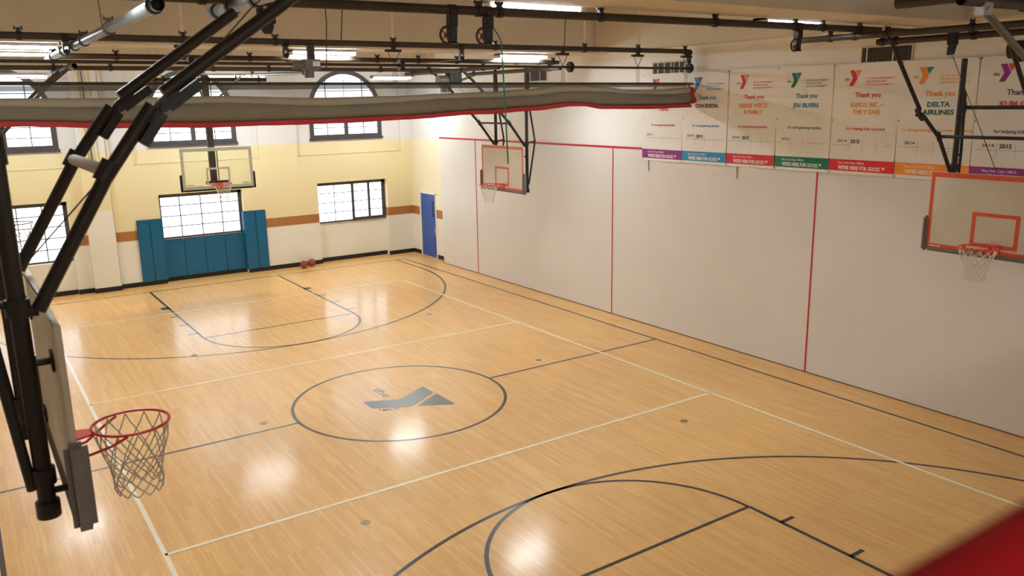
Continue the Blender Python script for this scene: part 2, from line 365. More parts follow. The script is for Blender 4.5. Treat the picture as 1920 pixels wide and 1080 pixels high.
# windows
def lower_window(n, x0, x1, z0, z1, sash):
    w = empty('window_%d' % n, ((x0+x1)/2, 12.98, z0), kind='structure'); y = 12.98; F = B(); t_ = .075
    F.box((x0, y, z0), (x1, y+.06, z0+.05)).box((x0, y, z1-.11), (x1, y+.06, z1))
    F.box((x0, y, z0), (x0+(.05 if sash else .07), y+.06, z1)).box((x1-.12 if sash else x1-.1, y, z0), (x1, y+.06, z1))
    if sash:
        xm = x0+(x1-x0)*.52
        F.box((xm-.04, y-.01, z0), (xm+.04, y+.06, z1)); xq = xm+(x1-xm)*.49
        F.box((xm, y-.01, z0), (x1, y+.06, z0+.1)); F.box((xq-.035, y-.015, z0), (xq+.035, y+.06, z1))
    F.build('frame', K['dgrey'], w, bevel=.004)
    m_ = B()
    if sash:
        m_.box((x0+(xm-x0)*.5-.012, y+.035, z0), (x0+(xm-x0)*.5+.012, y+.05, z1))
        rows = 4; x_end = xm
        for k in range(1, 4): m_.box((x0, y+.035, z0+(z1-z0-.06)*k/4), (x1, y+.05, z0+(z1-z0-.06)*k/4+.024))
    else:
        nc = 4
        for k in range(1, nc): m_.box((x0+(x1-x0)*k/nc-.014, y+.035, z0), (x0+(x1-x0)*k/nc+.014, y+.05, z1))
        rows = 4 if z0 > 1 else 5
        for k in range(1, rows): m_.box((x0, y+.035, z0+.03+(z1-z0-.1)*k/rows), (x1, y+.05, z0+.03+(z1-z0-.1)*k/rows+.026))
    m_.build('glazing_bars', K['muntin'], w)
    B().box((x0+.02, y+.045, z0+.02), (x1-.02, y+.055, z1-.02)).build('pane', K['pane'], w)
    if sash: B().obox((xq+.005, y-.03, (z0+z1)/2-.1), (xq+.03, y-.03, (z0+z1)/2+.1), .02, .02).build('handle', K['chrome'], w)
    return w
lower_window(1, -5.85, -3.46, .93, 2.57, False)
lower_window(2, -1.13, 1.25, 1.26, 2.57, False)
lower_window(3, 3.61, 6.02, 1.26, 2.57, True)
def arch_window(n, xc):
    hw = 1.22; z0 = 3.95; zs = 4.84; r = hw; y = 12.9
    w = empty('window_%d' % n, (xc, y, z0), kind='structure')
    def outline(hw, z0, r, ns=28):
        return [(xc+hw, z0), (xc+hw, zs)]+[(xc+r*math.cos(PI*k/ns), zs+r*math.sin(PI*k/ns)) for k in range(1, ns)]+[(xc-hw, zs), (xc-hw, z0)]
    o_, i_ = outline(hw, z0, r), outline(hw-.13, z0+.12, r-.13); F = B()
    n_ = len(o_)
    for k in range(n_):
        a, b_ = o_[k], o_[(k+1) % n_]; c_, d_ = i_[(k+1) % n_], i_[k]
        F.prism([(a[0], y, a[1]), (b_[0], y, b_[1]), (c_[0], y, c_[1]), (d_[0], y, d_[1])], (0, .12, 0))
    F.box((xc-.06, y+.01, z0), (xc+.06, y+.1, zs)).box((xc-hw, y+.01, zs-.06), (xc+hw, y+.1, zs+.05)).box((xc-hw-.03, y-.03, z0-.05), (xc+hw+.03, y+.1, z0+.02))
    F.build('frame', K['dgrey'], w)
    m_ = B()
    for xk in (-.62, .62): m_.box((xc+xk-.012, y+.06, z0), (xc+xk+.012, y+.08, zs+math.sqrt(r*r-.62*.62)-.05))
    m_.box((xc-.005, y+.06, zs), (xc+.005, y+.08, zs+r-.08))
    for zk in (4.28, 4.55, 5.12, 5.42, 5.72):
        ww = hw-.08 if zk < zs else math.sqrt(max(0, (r-.08)**2-(zk-zs)**2)); m_.box((xc-ww, y+.06, zk-.011), (xc+ww, y+.08, zk+.011))
    m_.build('glazing_bars', K['muntin'], w)
    pp = outline(hw-.1, z0+.1, r-.1); B().prism([(a, y+.085, b_) for a, b_ in pp], (0, .01, 0)).build('pane', K['pane'], w)
arch_window(4, -4.68); arch_window(5, .03); arch_window(6, 4.76)
up = B()
for xc, x0, x1 in ((-4.68, -6.5, -2.95), (.03, -1.69, 1.85), (4.76, 3.05, 6.6)):
    # recessed infill around each arch
    hw = 1.2; zs = 4.84; ns = 20
    up.box((x0, 12.93, 3.46), (x1, 13.09, 3.97)); up.box((x0, 12.93, 3.97), (xc-hw, 13.09, zs)); up.box((xc+hw, 12.93, 3.97), (x1, 13.09, zs))
    for k in range(ns):
        a0, a1 = PI*k/ns, PI*(k+1)/ns; p = (xc+hw*math.cos(a0), zs+hw*math.sin(a0)); q = (xc+hw*math.cos(a1), zs+hw*math.sin(a1))
        up.prism([(p[0], 12.93, p[1]), (q[0], 12.93, q[1]), (q[0], 12.93, CZ), (p[0], 12.93, CZ)], (0, .15, 0))
    up.box((x0, 12.93, zs), (xc-hw, 13.09, CZ)); up.box((xc+hw, 12.93, zs), (x1, 13.09, CZ))
up.build('arched_infill', K['wallfar'], wf)

# ------------------------------------------------------------------ court markings (painted on the floor)
def strip(b, p, q, w, z=.0015):
    p, q = Vector((*p, z)), Vector((*q, z)); n = (q-p).normalized().cross(Vector((0, 0, 1)))*w/2
    b.quad(p-n, q-n, q+n, p+n)
def arc(b, cx, cy, R, w, a0, a1, n=72, z=.0015):
    for k in range(n):
        a, c_ = a0+(a1-a0)*k/n, a0+(a1-a0)*(k+1)/n
        pt = lambda r, t: (cx+r*math.cos(t), cy+r*math.sin(t), z)
        b.quad(pt(R-w/2, a), pt(R+w/2, a), pt(R+w/2, c_), pt(R-w/2, c_))
LW = .054
bk = B(); R = 1.82
arc(bk, 0, 0, R, LW, 0, 2*PI, 120)
strip(bk, (-6.05, 0), (-R, 0), LW); strip(bk, (R, 0), (6.05, 0), LW)
strip(bk, (6.05, -12.1), (6.05, 11.85), LW); strip(bk, (-6.05, -12.1), (-6.05, 11.85), LW)
strip(bk, (-6.07, 11.85), (6.07, 11.85), LW*.8)
for s in (1, -1):
    yf = 6.11*s; arc(bk, 0, yf, 1.78, LW, PI if s > 0 else 0, 2*PI if s > 0 else PI, 60)
    strip(bk, (-1.78, yf), (1.78, yf), LW*.9)
    for k in (-1, 1):
        strip(bk, (1.79*k, yf), (1.81*k, 11.85*s), LW)
        for yy, ln, ww in ((9.55, .2, .24), (8.5, .22, LW), (7.54, .24, LW), (6.6, .24, LW)):
            strip(bk, (1.78*k, yy*s), ((1.78+ln)*k, yy*s), ww if s > 0 or ww < .1 else LW)
    a_ = math.acos((11.85-10.08)/5.75)
    if s > 0: arc(bk, 0, 10.08, 5.75, LW, PI, 2*PI, 120)
    else: arc(bk, 0, -10.08, 5.75, LW, 0, PI, 120)
    for k in (-1, 1): strip(bk, (5.75*k, 10.08*s), (5.75*k, 11.85*s), LW)
bk.build('court_line', K['kblack'], fl)['label'] = 'black painted basketball court lines'
wh = B()
for k in (-1, 1):
    strip(wh, (4.49*k, -9.0), (4.49*k, 8.93), LW, .003); strip(wh, (-4.49, 8.91*k), (4.49, 8.91*k), LW, .003); strip(wh, (-4.49, 2.98*k), (4.49, 2.98*k), LW, .003)
wh.build('court_line', K['kwhite'], fl)['label'] = 'white painted volleyball court lines'
def rounded(pts, r, n=4):
    out = []; m = len(pts)
    for i in range(m):
        p0, p1, p2 = Vector(pts[i-1]), Vector(pts[i]), Vector(pts[(i+1) % m])
        a = p1+(p0-p1).normalized()*r; c_ = p1+(p2-p1).normalized()*r
        for k in range(n+1):
            t = k/n; out.append((a*(1-t)**2+p1*2*t*(1-t)+c_*t*t))
    return [(v.x, v.y) for v in out]
em = B()
em.quad(*[(a, b_, .002) for a, b_ in rounded([(-.60, .27), (-.60, -.13), (-.02, -.44), (.62, -.06), (.62, .35), (-.02, -.01)], .06)])
em.quad(*[(a, b_, .002) for a, b_ in rounded([(.07, -.47), (.64, -.12), (.64, -.80)], .06)])
text(em, 'the', .74, -.17, -.52, .17, lambda a, b_: (b_-.03+(.74-a)*.0, a, .002), .01)
dv = Vector((.89, -.455)); nv = Vector((.455, .89)); o_ = Vector((-.575, -.285))
text(em, 'YMCA', 0, -.02, .37, .10, lambda a, b_: (*(o_+dv*a+nv*b_), .002), .01)
em.build('court_emblem', K['kgrey'], fl)['label'] = 'grey Y shaped emblem with small lettering in the centre circle'
for i, (x, y) in enumerate(((-2.3, -3.64), (3.19, -3.62), (3.2, .34), (3.21, 4.885), (-2.293, .333), (-2.286, 4.9))):
    pl = B(); pl.tube([(x, y, 0), (x, y, .004)], .062, 20)
    pl.build('floor_plate', K['sleeve'], fl, True)

# ================================================================== WALL PADS
def wallpad(x0, x1, z0, z1, y, label, group, ret=None):
    e = empty('wall_pad', ((x0+x1)/2, y, z0), label, 'wall pad', group)
    b = B().box((x0+.004, y-.05, z0), (x1-.004, y, z1)); (b.box((ret[0], y, z0), (ret[1], y+.2, z1)) if ret else None); b.build('padding', K['blue'], e, True, .014)
    B().box((x0+.01, y, z0-.012), (x1-.01, y+.012, z1+.008)).build('backing', K['base'], e)
pc = 'blue wall pads on the far wall'
lab = ['tall blue wall pad left of the low pads, outer one at the brown stripe', 'tall blue wall pad touching the left side of the centre window',
       'tall blue wall pad touching the right side of the centre window', 'tall blue wall pad at far right of the row, beside white wall']
for (x0, x1), l in zip(((-1.80, -1.46), (-1.46, -1.10), (1.20, 1.56), (1.56, 1.88)), lab): wallpad(x0, x1, .12, 1.89, FY-.016, l, 'tall blue wall pads', (-1.125, -1.10) if x1 == -1.10 else (1.20, 1.245) if x0 == 1.20 else None)
lab = ['low blue wall pad under the window, leftmost of the four', 'low blue wall pad under the window, second of four from the left',
       'low blue wall pad under the window, second of four from the right', 'low blue wall pad under the window, rightmost of the four']
for k in range(4): wallpad(-1.12+k*.59, -1.12+(k+1)*.59, .13, 1.22, 13.0, lab[k], 'low blue wall pads')

# ================================================================== BASKETS
def net(b, P, top, drop, prof, n=12, r=.0046, sway=(0, 0)):
    lv = len(prof)-1
    def nd(k, i):
        a = 2*PI*(i+(k % 2)*.5)/n; rad, z = prof[k]
        q = P(a, rad, top-z); return q+Vector((sway[0], sway[1], 0))*z
    for k in range(lv):
        for i in range(n):
            p = nd(k, i)
            for j in ((i, i-1) if k % 2 == 0 else (i, i+1)):
                q = nd(k+1, j)
                mid = (p+q)/2; b.tube([p, mid+Vector((0, 0, -.006)), q], r, 5, cap=False)
def hoop(e, T, rimmat, netmat, sway=(0, 0)):
    """T maps (u towards court, v sideways, w height) to the world; rim centre .38 from the face"""
    cu, w0, R_ = .385, 3.05, .2286
    rm = B(); rm.tube([T(cu+R_*math.cos(a), R_*math.sin(a), w0) for a in [2*PI*k/40 for k in range(40)]], .0095, 8, True)
    rim = rm.build('rim', rimmat, e, True)
    rb = B(); rb.prism([T(0.0, -.11, w0-.015), T(0.0, .11, w0-.015), T(.165, .05, w0-.015), T(.165, -.05, w0-.015)], Vector(T(0, 0, .012))-Vector(T(0, 0, 0)))
    rb.prism([T(0.0, -.1, w0-.14), T(0, .1, w0-.14), T(0, .1, w0), T(0, -.1, w0)], Vector(T(.015, 0, 0))-Vector(T(0, 0, 0)))
    rb.build('mounting_plate', rimmat, rim)
    for s in (-1, 1):
        B().tube([T(.01, s*.09, w0-.12), T(.13, s*.12, w0-.11), T(.24, s*.19, w0-.06), T(.33, s*.215, w0-.012)], .0085, 6).build('rim_brace', rimmat, rim, True)
    nb = B(); prof = [(.225, .012), (.205, .12), (.18, .20), (.16, .27), (.15, .33), (.148, .38), (.15, .42), (.132, .465)] if netmat == K['netg'] else [(.222, .02), (.205, .09), (.175, .16), (.15, .22), (.135, .28), (.127, .34), (.125, .395), (.12, .44)]
    net(nb, lambda a, r, z: Vector(T(cu+r*math.cos(a), r*math.sin(a), z)), w0, .45, prof, sway=sway)
    nb.build('net', netmat, rim)
def rect_ring(b, T, u0, u1, v0, v1, w0, w1, t, tt=None):
    tt = tt or t
    def bx(a, c_, d_, e_):
        p, q = T(u0, a, d_), T(u1, c_, e_); b.box(p, q)
    bx(v0, v1, w1-tt, w1); bx(v0, v1, w0, w0+t); bx(v0, v0+t, w0+t, w1-tt); bx(v1-t, v1, w0+t, w1-tt)
def side_hoop(name, label, xf, yc, s, masts, diag, rear, hinge=None, zt=3.96, tape=None, rimm='rim', nm='net', bb='board', uM=-.28, sv=.67, sway=(0, 0), topz=5.75, hpad=.42, mtop=None, r_m=.038, r_d=.03, bars=(), stubs=True, hinge_at=None):
    T = lambda u, v, w: (xf+s*u, yc+v, w)
    e = empty(name, (xf, yc, 2.88), label, 'basketball hoop', 'basketball hoops hung from the ceiling')
    bd = B().box(T(0, -.915, 2.905), T(-.035, .915, zt)).build('backboard', K[bb], e, bevel=.006)
    b = B(); rect_ring(b, T, .0, .0015, -.908, .908, 2.912, zt-.007, .05, .065); b.build('board_border', K['orange'], bd)
    b = B(); rect_ring(b, T, .0, .004, -.305, .305, 2.995, 3.455, .05); b.build('target_square', K['orange'], bd)
    # padding: one U along the lower edge
    b = B(); b.box(T(.024, -.9, 2.853), T(-.06, .9, 2.915)); b.build('edge_padding', K['pad'], bd, True, .02)
    for q in (-1, 1): B().box(T(.045, q*.9, 2.845), T(-.07, q*.968, 3.34)).build('edge_padding', K['pad'], bd, True, .028)
    if bb == 'board' and s < 0:
        b = B()
        for k in range(9): b.box(T(.004, .86-k*.018, 2.925), T(.005, .848-k*.018, 2.94))
        b.build('maker_label', K['white'], bd)
    hoop(e, T, K[rimm], K[nm], sway)
    for q in (-1, 1):
        v = q*sv; zt_ = mtop or topz
        b = B(); b.tube([T(uM, v, 2.86), T(uM, v, zt_)], r_m, 14)
        for z in (2.86, 3.05, 3.98): b.tube([T(uM, v, z), T(uM, v, z+.09)], r_m*1.35, 12)
        ms = b.build('mast', K['black'], e, True)
        b = B()
        for z in (3.0, 3.72): b.tube([T(uM, v, z), T(-.035, v, z)], .02, 8); b.box(T(-.036, v-.05, z-.05), T(-.05, v+.05, z+.05))
        b.build('board_bracket', K['black'], ms, True)
        # front brace with hinge
        b = B(); pts = [T(uM+.05, v, diag[0][1])]+[T(u, v, w) for u, w in diag]; b.tube(pts[:2], r_d*.8, 10)
        for k in range(1, len(pts)-1):
            pa, pb = Vector(pts[k]), Vector(pts[k+1]); dd = (pb-pa).normalized()
            if hinge_at is not None and k == hinge_at: pb = pb-dd*.045
            if hinge_at is not None and k == hinge_at+1: pa = pa+dd*.045
            b.tube([pa, pb], r_d, 12)
        b.build('front_brace', K['black'], e, True)
        if hinge_at is not None:
            k = hinge_at; p0, p1, p2 = [Vector(T(*(diag[i][0], v, diag[i][1]))) for i in (k-1, k, k+1)]
            d0 = (p0-p1).normalized(); d2 = (p2-p1).normalized(); hs = r_d/.038; off = (Vector((0, 0, -1))*.06+Vector((s, 0, 0))*.035)*hs
            b = B(); b.obox(p1+d0*.02+off, p1+d0*.22*hs*hs+off, .075*hs, .055*hs); b.obox(p1+d2*.02+off, p1+d2*.24*hs*hs+off, .075*hs, .055*hs); b.tube([p1+off*.8+Vector((0, -.05, 0)), p1+off*.8+Vector((0, .05, 0))], .025, 10)
            b.obox(p1+d0*.0+off*.45, p1+d0*.12*hs+off*.45, .05*hs, .05*hs); b.obox(p1+off*.45, p1+d2*.12*hs+off*.45, .05*hs, .05*hs)
            b.build('hinge', K['black'], e, bevel=.004)
        b = B(); rp = [T(u, v, w) for u, w in rear]
        for k in range(len(rp)-1): b.tube(rp[k:k+2], r_d*.75, 10)
        b.tube([T(uM, v, rear[1][1]-.04), rp[1]], r_d*.6, 8)
        b.build('rear_strut', K['black'], e, True)
    for u, w, mt, r_ in bars:
        b = B(); b.tube([T(u, -sv, w), T(u, sv, w)], r_, 12); cbar = b.build('crossbar', K[mt], e, True)
        for q in (-1, 1):
            b = B(); b.tube([T(u-.03, q*sv, w-.05), T(u+.03, q*sv, w+.05)] if u > 0 else [T(u, q*sv, w-.07), T(u, q*sv, w+.07)], r_d*1.22 if u > 0 else r_m*1.25, 12); b.build('collar', K['black'], cbar, True)
    return e
bars = ((.2, 4.5, 'black', .022), (-.28, 4.82, 'black', .022))
rear = ((-.33, 3.07), (-.52, 4.07), (-.38, 4.8), (-.33, 5.65))
side_hoop('basketball_hoop', 'orange-bordered hoop by the white panelled wall, below the curtain, seen between two thin red strips', 5.2, 4.57, -1, None,
          ((-.22, 3.97), (.2, 4.5), (.46, 4.77), (1.1, 5.41), (1.42, 5.68)), rear, bars=bars)
side_hoop('basketball_hoop', 'large orange-bordered hoop cut by the right edge of the photo, in front of the banners', 5.37, -6.97, -1, None,
          ((-.0, 3.98), (.35, 4.44), (.84, 4.78), (1.65, 5.67)), ((-.22, 3.3), (-.24, 4.2), (-.2, 5.0), (-.12, 5.1)),
          bars=((.36, 4.455, 'black', .022), (-.17, 4.82, 'black', .026)), uM=-.1, mtop=5.46, sway=(.05, .02), hinge_at=2, r_d=.026)
side_hoop('basketball_hoop', 'close hoop seen edge-on at the left with grey padding and red rim over the floor', -5.57, -6.85, 1, None,
          ((-.07, 4.0), (.32, 4.65), (.62, 5.06), (1.47, 5.66)), ((-.22, 3.03), (-.32, 4.07), (-.28, 4.8), (-.2, 5.7)),
          bars=((.33, 4.69, 'tape', .036), (-.16, 4.82, 'black', .022)), uM=-.16, bb='boardback', rimm='rimred', nm='netg', r_m=.045, r_d=.038, hinge_at=2, sway=(.02, .0))
side_hoop('basketball_hoop', 'hoop mostly hidden behind dark tubes at the left edge, before the left window', -5.45, 4.62, 1, None,
          ((-.22, 3.97), (.2, 4.5), (.46, 4.77), (1.1, 5.41), (1.42, 5.68)), rear, bars=bars, rimm='motor')
# glass hoop on the far side
xf_, yf_ = -.125, 10.03
T = lambda u, v, w: (xf_+v, yf_-u, w)
e = empty('basketball_hoop', (xf_, yf_, 2.88), 'clear glass hoop with white border and black edge padding above the far centre window', 'basketball hoop', 'basketball hoops hung from the ceiling')
bd = B().box(T(0, -.88, 2.93), T(-.012, .88, 3.93)).build('backboard', K['glass'], e)
b = B(); rect_ring(b, T, .012, -.03, -.915, .915, 2.905, 3.965, .045, .055); b.build('board_frame', K['glassframe'], bd, bevel=.004)
b = B(); rect_ring(b, T, .001, .004, -.87, .87, 2.95, 3.91, .035); b.build('board_border', K['white'], bd)
b = B(); rect_ring(b, T, .001, .004, -.305, .305, 3.0, 3.45, .05); b.build('target_square', K['white'], bd)
b = B(); b.box(T(.02, -.9, 2.857), T(-.05, .9, 2.91))
for q in (-1, 1): b.box(T(.021, q*.9, 2.855), T(-.05, q*.965, 3.3))
b.build('edge_padding', K['padblack'], bd, True, .016)
b = B(); b.box(T(-.031, -.86, 3.885), T(-.036, .86, 3.9))
b.build('top_seal', K['padblack'], bd)
b = B()
for v0 in (-.8, -.62): text(b, 'glass' if v0 < -.7 else 'board', 0, 0, .01, .01, lambda a, q: T(.005, v0+a, 2.99+q))
b = B()
for k in range(8): b.box(T(.005, -.82+k*.024, 3.005), T(.006, -.805+k*.024, 3.03)); b.box(T(.005, .62+k*.024, 3.005), T(.006, .637+k*.024, 3.03))
for k in range(10): b.box(T(.005, -.6+k*.02, 2.992), T(.006, -.588+k*.02, 3.005))
b.build('small_label', K['pad'], bd)
hoop(e, T, K['rim'], K['net'])
B().box(T(-.14, -.15, 2.95), T(-.27, .01, 5.8)).build('mast', K['dgrey'], e, bevel=.01)
B().box(T(-.12, .035, 3.0), T(-.16, .06, 3.93)).build('lift_rod', K['chrome'], e)
B().box(T(-.03, -.3, 3.02), T(-.15, .3, 3.1)).build('board_bracket', K['black'], e)
for q in (-1, 1):
    B().tube([T(-.2, -.07, 4.95), T(1.1, -.07+q*.55, 5.72)], .028, 10).build('front_brace', K['silver'], e, True)

# ================================================================== CEILING PIPES
PR = .045
def clamp(e, p, ax, up=.0, r=PR, mt='black'):
    p = Vector(p); d = Vector((1, 0, 0)) if ax == 0 else Vector((0, 1, 0)); b = B()
    b.tube([p-d*.03, p+d*.03], r*1.28, 12)
    b.box(p+Vector((-.022, -.022, r)), p+Vector((.022, .022, r+.05))); b.box(p+Vector((-.05, -.012, r+.035)), p+Vector((.05, .012, r+.05)))
    b.tube([p+Vector((-.04, 0, r+.02)), p+Vector((-.04, 0, r+.07))], .008, 6); b.tube([p+Vector((.04, 0, r+.02)), p+Vector((.04, 0, r+.07))], .008, 6)
    b.build('clamp', K[mt], e, True)
    if up: B().tube([p+Vector((0, 0, r+.05)), (p.x, p.y, up)], .018, 10).build('hanger_rod', K['rod'], e, True)
def pipe(label, p, q, m='pipe', r=PR, clamps=(), ups=(), group='dark pipes under the ceiling', end=True, cm='black'):
    p, q = Vector(p), Vector(q); ax = 0 if abs(q.x-p.x) > abs(q.y-p.y) else 1
    e = empty('ceiling_pipe', p, label, 'pipe', group)
    b = B(); b.tube([p, q], r, 16, cap=False); b.tube([p, q], r*.8, 16, cap=False)
    b.cm = 0; b.build('pipe_body', K[m], e, True)
    for c_ in clamps:
        pt = p.lerp(q, (c_-p[ax])/(q[ax]-p[ax])); clamp(e, pt, ax, 0, r, cm)
    for c_, z in ups:
        pt = p.lerp(q, (c_-p[ax])/(q[ax]-p[ax])); clamp(e, pt, ax, z, r, cm)
    return e
pipe('nearest long dark pipe crossing the top of the photo, under the lamps', (-7.2, -4.95, 5.88), (6.65, -4.95, 5.93), clamps=(-1.3, 4.25), ups=((-4, 6.01), (.29, 6.01), (-1.05, 6.01), (2.13, 6.01), (3.67, 6.01), (5.1, 6.01)))
pipe('long dark pipe carrying the grey divider curtain', (-7.2, -.22, 5.90), (6.56, -.22, 5.91), clamps=(-5.0, -1.8, 1.96), ups=((-3.07, 7), (.07, 7), (3.9, 7), (5.2, 7), (6.45, 7)))
pipe('dark to silver pipe just beyond the curtain pipe, its end by the right wall', (-7.2, 3.0, 5.84), (5.75, 3.0, 5.84), clamps=(-4.4, -1.2, -.5, 1.3, 3.1, 5.2, 5.6), ups=((-3.4, 6.01), (2.2, 6.01), (4.6, 6.01)))
pipe('lowest of the thin dark pipes bundled behind the curtain chains', (-7.2, 6.25, 5.79), (5.3, 6.25, 5.79), clamps=(-4, -1, 1.2, 2.9), ups=((-3.0, 7), (.2, 7), (4.2, 7)))
pipe('silvery dark pipe running lengthwise above the mid hoop, left one', (3.75, 2.4, 5.70), (3.75, 6.6, 5.70), clamps=(3.9, 5.24), ups=((3.0, 5.8), (6.25, 5.74)))
pipe('dark pipe running lengthwise above the mid hoop, wall side', (5.5, 2.6, 5.70), (5.5, 6.6, 5.70), clamps=(3.9, 5.24), ups=((3.0, 5.8), (6.25, 5.74)))
pipe('short dark pipe in front of the far lamp', (-1.6, 10.2, 5.68), (1.4, 10.2, 5.68), r=.05, clamps=(-1.2, -.1, 1.2), ups=((-1.4, 7), (.6, 7)))
pipe('thin silver pipe sloping away above the far glass hoop', (.95, 10.3, 5.8), (1.35, 6.8, 5.74), 'silver', .04, clamps=(10, 7.1), group='silver pipes', ups=((6.95, 5.76),))
pipe('long silver pipe at upper left with an open black end', (-4.4, 3.1, 5.79), (-4.4, -5.2, 5.80), 'silver', .052, clamps=(2.2, .9, -1.1, -2.9, -5.05), ups=((-.22, 5.86), (3.0, 5.8)), group='silver pipes')
pipe('silver pipe crossing the two black braces at the top left', (-3.75, -4.3, 5.84), (-3.75, -9.5, 5.80), 'silver', .055, clamps=(-4.5, -5.6, -7.4), ups=((-4.95, 5.9),), group='silver pipes')
pipe('dark pipe along the left wall above the close hoop', (-5.75, -4.6, 5.80), (-5.75, -9.2, 5.80), clamps=(-6.2, -7.5), ups=((-4.95, 5.9),))
pipe('dark pipe at the left running lengthwise above the hidden hoop', (-4.0, 3.3, 5.70), (-4.0, 6.6, 5.70), clamps=(3.95, 5.3), ups=((6.25, 5.74),))
pipe('dark pipe at the left edge above the hidden hoop', (-5.8, 2.6, 5.70), (-5.8, 6.6, 5.70), clamps=(3.95, 5.3), ups=((3.0, 5.8), (6.25, 5.74)))
pipe('dark pipe running lengthwise toward the top right corner, upper of two', (5.0, -4.05, 5.83), (5.0, -9.8, 5.80), clamps=(-4.55, -5.45, -6.6, -7.6), ups=((-4.95, 5.9),))
pipe('dark pipe under the top right pipe, by the wall vent', (5.45, -5.02, 5.75), (5.45, -9.8, 5.75), clamps=(-5.3, -6.4, -7.6), ups=((-5.1, 6.01),))
pipe('thick dark pipe with a cut end in the top right corner', (3.4, -6.55, 6.03), (3.4, -10.0, 6.03), r=.06, clamps=(-7.4,), group='thick pipes in the top right corner')
pipe('dark crosswise pipe at the top right corner', (2.1, -8.0, 5.86), (6.6, -8.0, 5.88), r=.05, clamps=(3.3,), group='thick pipes in the top right corner')
pipe('short dark pipe stub above the near hoop support', (4.3, -7.6, 5.93), (5.6, -7.6, 5.93), r=.035, clamps=(4.35,), group='dark pipes under the ceiling')
# diagonal silver strut
e = empty('diagonal_strut', (2.52, -8.0, 5.77), 'grey diagonal strut running down out of the right edge at the top', 'strut')
B().tube([(2.52, -8.0, 5.79), (4.6, -8.0, 4.82)], .036, 14).build('strut_tube', K['motor'], e, True)
B().box((2.44, -8.05, 5.74), (2.6, -7.95, 5.86)).tube([(2.5, -8.08, 5.78), (2.5, -7.92, 5.78)], .035, 12).build('strut_hinge', K['chrome'], e, bevel=.006)

# winding shaft of the curtain with drums, brackets and chains
e = empty('winding_shaft', (0, -.22, 5.59), 'thin dark winding shaft running above the curtain', 'shaft')
B().tube([(-7.2, -.22, 5.60), (6.98-.3, -.22, 5.585)], .022, 12).build('shaft', K['pipe'], e, True)
for x in (-3.07, .12, 3.5, 6.52):
    B().tube([(x+.03, -.22, 5.59), (x+.1, -.22, 5.59)], .085, 18).tube([(x+.045, -.22, 5.59), (x+.085, -.22, 5.59)], .095, 18).build('cable_drum', K['black'], e, True)
gl = ['over the left window', 'over the glass hoop window', 'beside the far arched window', 'beside the curtain lamp glow', 'nearest to the right wall vent', 'at the right end of the curtain']
for i, x in enumerate((-3.07, .07, 3.4, 5.2, 6.5)):
    h = empty('curtain_hanger', (x, -.22, 5.72), 'black hanger bracket with chains above the grey curtain, ' + ['leftmost behind the two braces', 'second from left by the arched window', 'beside the lit lamp in the middle', 'the one left of the end bracket', 'at the curtain end by the banners'][i], 'bracket', 'curtain hanger brackets')
    B().box((x-.14, -.26, 5.79), (x+.12, -.18, 5.83)).box((x-.03, -.25, 5.83), (x+.03, -.19, 5.88)).build('bracket_plate', K['black'], h, bevel=.004)
    b = B()
    for q in (-1, 1):
        for k in range(9):
            t_ = k/9; px = x+q*.1*(1-t_); b.tube([(px, -.22, 5.79-.19*t_), (px-q*.006, -.22, 5.79-.19*t_-.016)], .0075, 6)
    for q in (-.03, .0, .035):
        for k in range(16): b.tube([(x+q, -.22, 5.56-k*.0155), (x+q+.002, -.22, 5.56-k*.0155-.009)], .0055, 5)
    b.build('chain', K['rust'], h)
# motors
def motor(x, y, z, label, dirx=0):
    e = empty('winch_motor', (x, y, z), label, 'motor', 'winch motors under the ceiling')
    B().box((x-.14, y-.09, z-.08), (x+.12, y+.09, z+.07)).build('gearbox', K['motor'], e, bevel=.015)
    B().box((x-.05, y-.04, z+.07), (x+.05, y+.04, z+.28)).build('motor_bracket', K['black'], e, bevel=.006)
    B().tube([(x-.04, y, z-.08), (x-.04, y, z-.19)], .07, 16).build('motor_can', K['motor'], e, True)
    B().tube([(x-.28, y, z-.01), (x-.14, y, z-.01)], .06, 14).build('limit_switch', K['motor'], e, True)
    B().box((x-.01, y-.092, z-.03), (x+.1, y-.09, z+.04)).build('name_plate', K['white'], e)
motor(-1.3, -.26, 5.59, 'grey winch motor with a small white plate hanging beside the arched window')
e = empty('winch_motor', (4.3, 5.0, 5.5), 'dark ribbed winch motor above the mid hoop', 'motor', 'winch motors under the ceiling')
B().tube([(3.75, 5.0, 5.5), (3.98, 5.0, 5.5)], .12, 16).build('motor_can', K['motor'], e, True)
B().box((4.0, 4.9, 5.42), (4.35, 5.1, 5.72)).build('gearbox', K['black'], e, bevel=.02)
B().tube([(4.35, 5.0, 5.5), (4.5, 5.0, 5.55), (4.7, 5.0, 5.62)], .03, 10).build('cable_arm', K['motor'], e, True)
e = empty('winch_motor', (5.3, -7.3, 5.5), 'dark round winch with a hand wheel under the top right pipes', 'motor', 'winch motors under the ceiling')
B().tube([(5.3, -6.95, 5.53), (5.3, -7.2, 5.53)], .11, 16).tube([(5.3, -7.1, 5.53), (5.3, -7.1, 5.38)], .06, 12).build('motor_can', K['black'], e, True)
b = B(); b.tube(circle((5.3, -7.45, 5.5), .13, 24, 0), .012, 8, True)
for k in range(3): a = PI*k/3; b.tube([(5.3, -7.45-.13*math.cos(a), 5.5-.13*math.sin(a)), (5.3, -7.45+.13*math.cos(a), 5.5+.13*math.sin(a))], .008, 6)
b.build('hand_wheel', K['pipe'], e, True)
B().tube([(5.3, -7.1, 5.53), (5.3, -7.45, 5.5)], .02, 8).box((5.24, -7.3, 5.55), (5.36, -7.2, 5.78)).build('shaft', K['black'], e)
